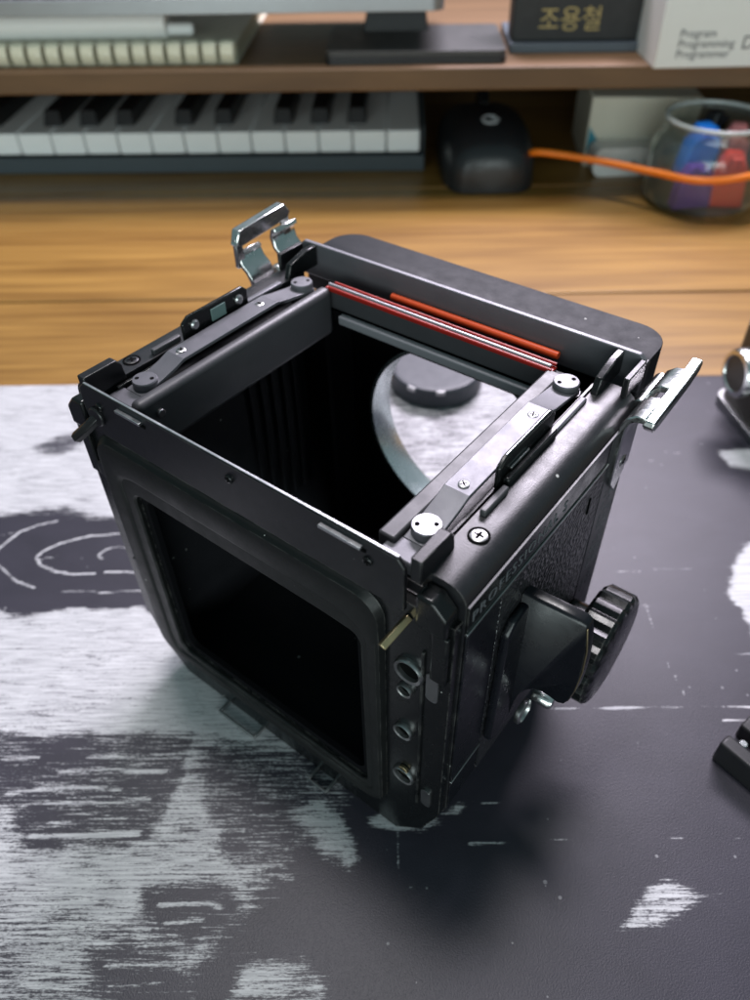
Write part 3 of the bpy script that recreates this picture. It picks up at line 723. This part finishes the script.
# ---- deck fittings, both sides
for sgn in (0, 1):
    fx = (lambda x: x) if not sgn else mx
    def bx2(mb, xa, xb, *a): mb.box(min(fx(xa), fx(xb)), max(fx(xa), fx(xb)), *a); return mb
    # rail along the inner edge of the well
    if not sgn:
        bx2(MB(), -21.4, -17.6, 5, 69.6, 95.5, 104.6).build('well_rail', 'rail', cb_, bevel=.5)
    else:
        bx2(MB(), -21.4, -17.6, 3.2, 69.6, 91.0, 104.8).build('well_rail', 'rail', cb_, bevel=1.6, seg=4)
    # bent arm strip
    prof = [(7.4, 103.0), (9.0, 103.2), (17.8, 105.3), (20.6, 106.3), (52.6, 106.5), (55.2, 105.8), (63.5, 104.4), (66.6, 104.2)]
    m_ = MB(); m_.ribbon(prof, 'x', min(fx(-11.7), fx(-17.4)), max(fx(-11.7), fx(-17.4)), .9); m_.build('spring_arm', 'arm', cb_, bevel=.15, smooth=12)
    for y in (22.6, 49.2): screw(cb_, fx(-14.3), y, 106.75, 1.15, 'steel', h=.35)
    for y, z in ((10.9, 103.6), (65.0, 104.6)):
        d = MB(); d.lathe([(2.9, -.6), (2.95, 0), (2.95, 1.6), (2.75, 1.9), (.5, 1.95)], (fx(-14.6), y, z), 'z', 32); o = d.build('pivot_disc', 'lit_steel' if (not sgn and y < 30) else 'arm', cb_, smooth=30)  # near right one takes the lighter steel, as if catching the lamp
        for k in range(2):
            a = R(35+180*k+(20 if y > 30 else 0)); MB().cyl((fx(-14.6)+1.75*math.cos(a), y+1.75*math.sin(a), z), 'z', .5, 1.6, 1.985, 14).build('pin_hole', 'hole', o)
        MB().cyl((fx(-14.6), y, z-1.6), 'z', 3.4, -2.0, .9, 24).build('disc_seat', 'gloss', cb_)
    # sheet foot under the arm ends, groove rail beside the arm
    bx2(MB(), -10.9, -10.0, 6, 71, 100.2, 104.2).build('groove_wall', 'gloss', cb_, bevel=.2)
    bx2(MB(), -8.6, -7.2, 19.0, 27.6, 104.9, 106.4).build('guide_post', 'rail', cb_, bevel=.3)
    bx2(MB(), -9.9, -8.2, 47.5, 62.5, 104.7, 106.0).build('guide_strip', 'arm', cb_, bevel=.4)
    screw(cb_, fx(-5.7), 14.4, 105.0, 1.6, 'steel' if not sgn else 'satin', h=.3)
    rg = MB(); rg.lathe([(1.7, -.1), (1.75, .22), (2.1, .22), (2.15, -.1)], (fx(-5.7), 14.4, 105.0), 'z', 28, cap=False); rg.build('screw_recess', 'hole', cb_)
    # upright bracket
    x0, x1 = sorted((fx(-9.4), fx(-10.5)))
    br = MB(); br.prism([(27.2, 104.4), (49.0, 104.4), (49.2, 109.8), (47.6, 111.2), (29.4, 111.2), (27.2, 109.8)], 'x', x0, x1); o = br.build('bracket', 'gloss', cb_, bevel=.35)
    if sgn:
        MB().box(x1, x1+.35, 36.2, 41.0, 106.8, 110.0).build('teal_pad', 'teal', o, bevel=.1)
        for y in (30.6, 45.6): MB().lathe([(1.3, 0), (1.3, .5), (.9, .9), (.2, .95)], (x1, y, 108.6), 'x', 18).build('rivet', 'steel', o)
    else:
        MB().box(x0+.5, x1-.3, 29.8, 47.0, 111.25, 111.5).build('bracket_lip', 'edge', o, bevel=.12)
        MB().box(x1, x1+.5, 31, 38, 107.4, 108.0).build('bracket_ridge', 'steel', o, bevel=.1)
        MB().box(x1, x1+1.6, 28.5, 48, 104.9, 107).build('bracket_foot', 'gloss', o, bevel=.4)
    # corner tabs standing up from the deck
    x0, x1 = sorted((fx(-7.6), fx(-9.9)))
    tb_ = MB(); tb_.prism([(-1.0, 104.5), (9.6, 104.5), (9.2, 108.4), (8.0, 110.0), (-1.0, 110.0)], 'x', x0, x1); tb_.build('corner_tab', 'satin', cb_, bevel=.3)
    x0, x1 = sorted((fx(-7.4), fx(-9.2)))
    tb_ = MB(); tb_.prism([(65.5, 104.5), (77.8, 104.5), (77.8, 110.3), (73.5, 110.3), (67.0, 108.6)], 'x', x0, x1); tb_.build('corner_tab', 'gloss', cb_, bevel=.3)
    MB().cyl((fx(-20.6), 8.2, 100.6), 'x', 1.0, -1.8, 1.8, 14).build('stop_pin', 'steel', cb_, bevel=.15)
    screw(cb_, fx(-18.9), 66.2, 102.5, 1.2, 'brass', axis='y')
    MB().box(*sorted((fx(-19.4), fx(-10.2))), 2.6, 7.6, 100.3, 103.4).build('arm_foot', 'arm', cb_, bevel=.4)

# ---- front edge of the well
MB().box(mx(-17.8), -17.8, 69.9, 71.8, 98.4, 103.5).build('front_bar', 'rail', cb_, bevel=.3)
MB().box(mx(-24.5), -24.5, 67.6, 69.7, 95.6, 98.2).build('front_lip', 'lip', cb_, bevel=.4)
MB().box(-88.4, -20.0, 69.2, 71.6, 103.6, 104.5).build('red_base_strip', 'red', cb_, bevel=.2)
MB().tube([(-87.6, 70.2, 105.1), (-21.0, 70.2, 104.9)], .5, 12).build('highlight_rod', 'lit_steel', cb_, smooth=60)  # bright rod stands for the highlight line between the red cords
MB().tube([(-87.0, 69.3, 104.7), (-20.4, 69.3, 104.5)], .45, 10).build('red_cord', 'red', cb_, smooth=60)
MB().tube([(-86.5, 71.4, 105.3), (-20.2, 71.4, 105.1)], .42, 10).build('red_cord', 'red', cb_, smooth=60)
MB().box(mx(-18), -18, 71.9, 78.2, 97.8, 99.2).build('gutter', 'inside', cb_)
fw = [(-2.6, 100.4), (-2.6, 109.0), (-4.0, 110.2), (mx(-4.0), 110.2), (mx(-2.6), 109.0), (mx(-2.6), 100.4)]
MB().prism(fw, 'y', 78.3, 79.7).build('front_wall', 'arm', cb_, bevel=.25)
MB().tube([(-72, 77.6, 103.2), (-22.5, 77.2, 103.6)], .95, 12).build('red_reflection', 'reflected_red', cb_, smooth=60)  # tube stands for the red mirrored on the front wall
for sgn in (0, 1):
    fx = (lambda x: x) if not sgn else mx
    MB().box(*sorted((fx(-2.2), fx(-3.6))), 69.0, 78.2, 104.6, 109.4).build('side_wall', 'satin', cb_, bevel=.25)

# ---- brow over the lens board
ledge = MB(); ledge.box(mx(-3.0), -3.0, 79.8, 84.2, 95, 106.2); ledge.build('brow_ledge', 'satin', cb_, bevel=.4)
br_ = rrect(mx(-3.4), -3.4, 72.5, 98.6, 8.0, 8)
br_ = [(x, max(y, 82.2)) for x, y in br_]
clean = []
for q in br_:
    if not clean or (abs(q[0]-clean[-1][0])+abs(q[1]-clean[-1][1])) > .05: clean.append(q)
MB().prism(clean, 'z', 84, 105.8).build('brow', 'brow', cb_, bevel=1.6, seg=4)
for x in (-84.0, -33.6): screw(cb_, x, 81.4, 106.2, 1.35, 'steel', cross=False, h=.7)

# ---- lens board with its mount, bellows between body and board
board = rrect(mx(-12), -12, 9, 95, 6)
MB().radial(circle(CX+.75, 56.5, 32.6), board, (CX+.75, 56.5), [(0, 84.4), (1, 84.4), (1, 88.0), (0, 88.0)]).build('lens_board', 'inside', cb_)
rg = MB(); rg.lathe([(31.4, 83.6), (31.4, 92.6), (31.9, 93.2), (36, 93.2), (36.6, 92.4), (36.6, 88.1), (32.5, 88.05), (32.5, 83.6), (31.4, 83.6)], (CX+.75, 0, 56.5), 'y', 96, cap=False)
rg.build('lens_mount', 'ring', cb_, smooth=40)
bel_o = rrect(mx(-13), -13, 10, 97, 3); bel_i = rrect(mx(-17), -17, 14, 94.5, 3)
prof = []
for k in range(7): prof.append((1.0 if k % 2 == 0 else .55, 72.1+2.0*k))
for k in range(6, -1, -1): prof.append((.45 if k % 2 == 0 else 0.0, 72.1+2.0*k))
MB().radial(bel_i, bel_o, (CX, 54), prof, n=80).build('bellows', 'inside', cb_, smooth=20)
fr_i = rrect(mx(-17), -17, 14, 94.5, 3); fr_o = [(-6.9, 97.5), (-6.9, 6.1), (mx(-6.9), 6.1), (mx(-6.9), 97.5)]
MB().radial(fr_i, fr_o, (CX, 54), [(0, 70.2), (1, 70.2), (1, 71.9), (0, 71.9)]).build('front_frame', 'inside', cb_)
# mirror lowered across the box, its back to the film opening
mr = MB(); mr.add([(-92, 4, 88), (-16, 4, 88), (-16, 68, 12), (-92, 68, 12), (-92, 6, 90), (-16, 6, 90), (-16, 70, 14), (-92, 70, 14)],
                  [(0,1,2,3),(7,6,5,4),(0,4,5,1),(1,5,6,2),(2,6,7,3),(3,7,4,0)]); mr.build('mirror', 'mirror', cb_)
mr = MB(); mr.add([(-92, 3, 87), (-16, 3, 87), (-16, 67, 11), (-92, 67, 11), (-92, 3.9, 87.9), (-16, 3.9, 87.9), (-16, 67.9, 11.9), (-92, 67.9, 11.9)], [(0,1,2,3),(7,6,5,4),(0,4,5,1),(1,5,6,2),(2,6,7,3),(3,7,4,0)]); mr.build('mirror_back', 'inside', cb_)
for k in range(5): MB().box(mx(-7.6), mx(-8.6), 46+4.5*k, 47.2+4.5*k, 30, 92).build('baffle_rib', 'lining', cb_, bevel=.2)
lk = MB(); lk.tube([(-99.6, 30, 88), (-97.6, 33, 92), (-98.0, 40, 94)], .8, 8).tube([(-97, 36, 84), (-97.2, 37, 90)], .9, 8); lk.build('linkage', 'steel', cb_)

# ---- right side: name strip, leatherette, scale plate, knob and lever
MB().box(.05, .45, 2.2, 59.2, 94.2, 101.0).build('name_strip', 'gloss', cb_, bevel=.12)
MB().box(.05, .6, 2.0, 71.6, 101.1, 101.35).build('trim_line', 'rail', cb_, bevel=.08)
MB().box(.05, .75, 2.0, 59.4, 93.3, 94.0).build('trim_line', 'steel', cb_, bevel=.1)
MB().box(.05, .75, 2.0, 14.2, 37.4, 38.1).build('trim_line', 'steel', cb_, bevel=.1)
text('name_lettering', 'PROFESSIONAL S', 3.9, 'lettering', cb_, frame((.5, 3.4, 96.0), (0, 1, 0), (0, 0, 1)), .06, spacing=1.25)
MB().box(.05, .55, 14.4, 59.2, 25.5, 93.0).build('leather_panel', 'leather', cb_, bevel=.15)
MB().box(.05, .60, 2.2, 14.0, 38.4, 93.0).build('rear_panel', 'navy', cb_, bevel=.2)
MB().box(.05, .40, 2.2, 14.0, 25.5, 37.2).build('lower_panel', 'navy', cb_, bevel=.2)
MB().box(.05, .50, 59.8, 71.6, 25.5, 100.8).build('scale_plate', 'sideplate', cb_, bevel=.2)
MB().box(.5, .75, 52.2, 52.9, 84.0, 88.6).build('index_slit', 'hole', cb_)
sc_ = MB()
for c_, (y, L_) in enumerate(((63.2, 1.0), (66.4, 1.6), (69.0, .9))):
    z = 90.0
    while z > 47:
        if random.random() < (.85 if c_ != 2 else .35):
            ln = L_*random.uniform(.5, 1.2); sc_.box(.5, .56, y-ln/2, y+ln/2, z, z+random.uniform(.5, 1.1))
        z -= random.uniform(1.3, 2.4)
o = sc_.build('scale_marks', 'lettering', cb_); o['kind'] = 'stuff'

hs = MB(); hs.prism([(15.0, 40), (17.5, 37), (44, 35.5), (47, 40), (43, 50), (30, 58), (26.2, 66), (25.6, 82), (18.5, 82), (16, 79)], 'x', .6, 2.6); hs.build('lever_housing', 'navy', cb_, bevel=.8, seg=3)
fin = [(.7, 84.4), (8, 84.8), (13.6, 84.9), (14.7, 84.2), (15.4, 81.5), (16.0, 77), (16.3, 72), (16.3, 67), (16.0, 62.5), (15.4, 58.6), (14.6, 56.4), (13.2, 55.4), (11.2, 55.6), (8.8, 55.6), (6.8, 54.6), (5.2, 52.6), (4.0, 49.6), (3.2, 46.0), (2.7, 40), (.7, 40)]
fm = MB(); nF = len(fin)
for yy, sc2 in ((26.6, 1.0), (24.6, 1.0), (23.7, .985)):
    for x_, z_ in fin: fm.v.append((x_*sc2 if x_ > 1 else x_, yy+(.55*math.sin(max(0, min(1, (x_-1)/15))*math.pi) if yy < 24 else 0), 62+(z_-62)*sc2))
for r_ in range(2):
    for k in range(nF): fm.f.append((r_*nF+k, r_*nF+(k+1) % nF, (r_+1)*nF+(k+1) % nF, (r_+1)*nF+k))
for base in (0, 2*nF):
    for t in tessellate_polygon([[Vector((q[0], q[1], 0)) for q in fin]]): fm.f.append(tuple(base+k for k in t))
fm.build('cocking_lever', 'navy', cb_, smooth=60)
MB().ribbon([(14.9, 83.4), (16.0, 77), (16.3, 70), (15.9, 63), (15.0, 58)], 'y', 23.9, 24.3, .3).build('lever_edge', 'brass', cb_, bevel=.1)
# ribbed focusing knob
kn = empty('focus_knob', (0, 0, 0)); kn.parent = cb_
for k_ in list(kn.keys()): del kn[k_]
kc = (0, 55.1, 40.6); KR = 15.6
k1 = MB(); vs_, fs_ = [], []; nn = 132
prof = [(.70, 5.6), (.93, 6.4), (1.0, 7.4), (1.0, 13.9), (.95, 14.8), (.86, 15.2), (.10, 15.3)]
for j, (rr, h) in enumerate(prof):
    for k in range(nn):
        a = 2*math.pi*k/nn; g = 1.0
        if .92 <= rr: g = 1.0-.052*max(0, math.cos(22*a))**.8*(1 if 1 <= j <= 4 else 0)
        vs_.append((h, kc[1]+KR*rr*g*math.cos(a), kc[2]+KR*rr*g*math.sin(a)))
for j in range(len(prof)-1):
    for k in range(nn): fs_.append((j*nn+k, j*nn+(k+1) % nn, (j+1)*nn+(k+1) % nn, (j+1)*nn+k))
fs_ += [tuple(range(nn)), tuple(range((len(prof)-1)*nn, len(prof)*nn))]
k1.add(vs_, fs_); k1.build('knob_grip', 'gloss', kn, smooth=28)
MB().cyl(kc, 'x', 8.0, .6, 6.0, 40).build('knob_shaft', 'gloss', kn, bevel=.4)
MB().lathe([(1.7, 5.0), (1.9, 5.4), (1.9, 9.5), (1.4, 10.2), (.2, 10.4)], (0, 31.0, 43.0), 'x', 24).build('release_pin', 'chrome', cb_)
MB().lathe([(3.0, 5.0), (3.2, 5.3), (3.2, 6.2), (2.6, 6.6), (2.4, 6.0), (.2, 6.0)], (0, 24.0, 44.5), 'x', 28).build('release_collar', 'steel', cb_)
MB().lathe([(1.2, 5.0), (1.2, 7.5), (.8, 8), (.1, 8.1)], (0, 36.5, 41.5), 'x', 20).build('release_pin', 'steel', cb_)

# ---- strap lugs
def lug(fx, left, nm='strap_lug'):
    e = empty(nm, (0, 0, 0)); e.parent = cb_
    for k_ in list(e.keys()): del e[k_]
    P = fx
    t1 = [(P(.9), 88), (P(.9), 100), (P(1.0), 102.6), (P(1.8), 104.8), (P(3.2), 106.0), (P(5.4), 106.4)]
    t2 = t1[2:]
    if left:
        t1 = t1[:3]+[(P(2.4), 105.2), (P(4.4), 106.8), (P(5.6), 109.2), (P(4.9), 110.2)]
        t2 = t1[2:5]+[(P(5.4), 109.8), (P(4.8), 111.6), (P(3.4), 112.0)]
    MB().ribbon(t1, 'y', 61.4, 70.2, 1.5).build('lug_tongue', 'chrome', e, bevel=.3, smooth=50)
    MB().ribbon(t2, 'y', 74.8, 84.0, 1.5).build('lug_tongue', 'chrome', e, bevel=.3, smooth=50)
    if left:
        MB().prism([(60.2, 112.8), (61.6, 116.8), (79.8, 118.2), (82.0, 115.4), (80.8, 113.8), (62.6, 112.4)], 'x', *sorted((P(3.6), P(6.4)))).build('lug_bar', 'chrome', e, bevel=.4)
        for y0, y1, z0, z1 in ((60.6, 62.8, 106.2, 114.6), (79.2, 81.6, 108.0, 116.0)):
            MB().prism([(y0, z0), (y1+1.0, z0), (y1, z1), (y0, z1)], 'x', *sorted((P(4.4), P(5.9)))).build('lug_link', 'chrome', e, bevel=.3)
    else:
        MB().prism([(61.2, 105.2), (62.4, 103.6), (66, 103.4), (82, 104.2), (87.4, 105.4), (88.4, 107.0), (87.4, 108.4), (82, 107.6), (64, 106.8), (61.6, 106.6)], 'x', P(4.8), P(7.2)).build('lug_bar', 'chrome', e, bevel=.45, seg=3)
    MB().prism([(62.2, 86), (65.6, 82.0), (69.4, 86), (69.4, 99), (62.2, 99)], 'x', *sorted((P(.55), P(1.4)))).build('lug_plate', 'chrome', e, bevel=.25)
    screw(e, P(1.4), 65.8, 91, 1.5, 'steel', axis='x')
    MB().tube([(P(.6), 70.6, 102.8), (P(.6), 83.6, 102.8)], 1.7, 14).build('lug_roller', 'chrome', e, bevel=.3)
lug(lambda x: x, False); lug(mx, True)

# ---- feet of the back: two little metal catches at the lower edge
for x0, x1 in ((-76, -61), (-40.5, -33.5)):
    w = 3.6
    c_ = MB(); c_.box(x0, x1, -5.2, -4.6, .4, 1.6).box(x0, x0+.7, -4.6, -.4, .4, 1.6).box(x1-.7, x1, -4.6, -.4, .4, 1.6); c_.build('lower_catch', 'steel', cb_, bevel=.12)

# ================================================================== other things on the mat
M['capface'] = pbr('dark_grey_lens_cap', (.04, .045, .055), .5, var=.15)
cp = empty('lens_cap', (12, 214, 0), 0, 'round dark lens cap on the mat behind the camera, seen through its mount', 'lens cap')
MB().lathe([(20, 0), (21, .6), (21, 8.2), (20.2, 9.2), (18.8, 9.4), (18.4, 8.8), (.3, 8.8)], (0,0,0), 'z', 64).build('cap_shell', 'capface', cp, smooth=35)
for a in (-125, -88, 20, 150): 
    t_ = MB(); t_.box(-2.0, 2.0, -.5, .5, 7.2, 9.3); o = t_.build('bayonet_tab', 'steel', cp, bevel=.3)
    o.location = Vector((20.9*math.cos(R(a)), 20.9*math.sin(R(a)), 0))*S; o.rotation_euler = (0, 0, R(a+90))

M['warmblack'] = pbr('worn_black_lacquer', (.035, .028, .022), .36, var=.3)
vc = empty('small_camera', (146, 178, 0), 8, 'small black camera with a silver rimmed knob at the right photo edge', 'camera')
MB().prism(rrect(-6, 90, -14, 22, 6), 'z', 4, 40).build('body', 'warmblack', vc, bevel=1.5, seg=3)
MB().prism(rrect(-8, 92, -15, 23, 6), 'z', 0, 3.8).build('base_plate', 'steel', vc, bevel=.8)
MB().lathe([(5, -1), (9.2, -1.5), (10.0, -3), (10.0, -8), (9.2, -9.2), (7.6, -9.4), (7.2, -8.8), (.3, -8.6)], (-7, 2, 27), 'x', 40).build('knob', 'chrome', vc, smooth=40)
MB().cyl((-7, 2, 27), 'x', 7.2, -8.85, -8.55, 32).build('knob_face', 'warmblack', vc)
MB().prism(rrect(0, 84, -10, 18, 5), 'z', 40.2, 48).build('top_cover', 'warmblack', vc, bevel=1.5, seg=3)

ci = empty('black_holder', (86, 29, 0), -52, 'black plastic holder with silver pins at the right photo edge near the lens knob', 'holder')
tag(ci, 'black plastic holder with silver pins lying at the right edge of the photo')
MB().box(-2, 60, -7, -2.5, 0, 9).box(-2, 60, 4.5, 30, 0, 6).box(12, 60, -2.6, 4.6, 0, 4).build('holder_frame', 'ebony', ci, bevel=.8)
for x_, y_ in ((2, -.2), (5.5, 2.4)): MB().cyl((x_, y_, 0), 'z', 1.2, 0, 6.5, 14).build('pin', 'chrome', ci, bevel=.3)
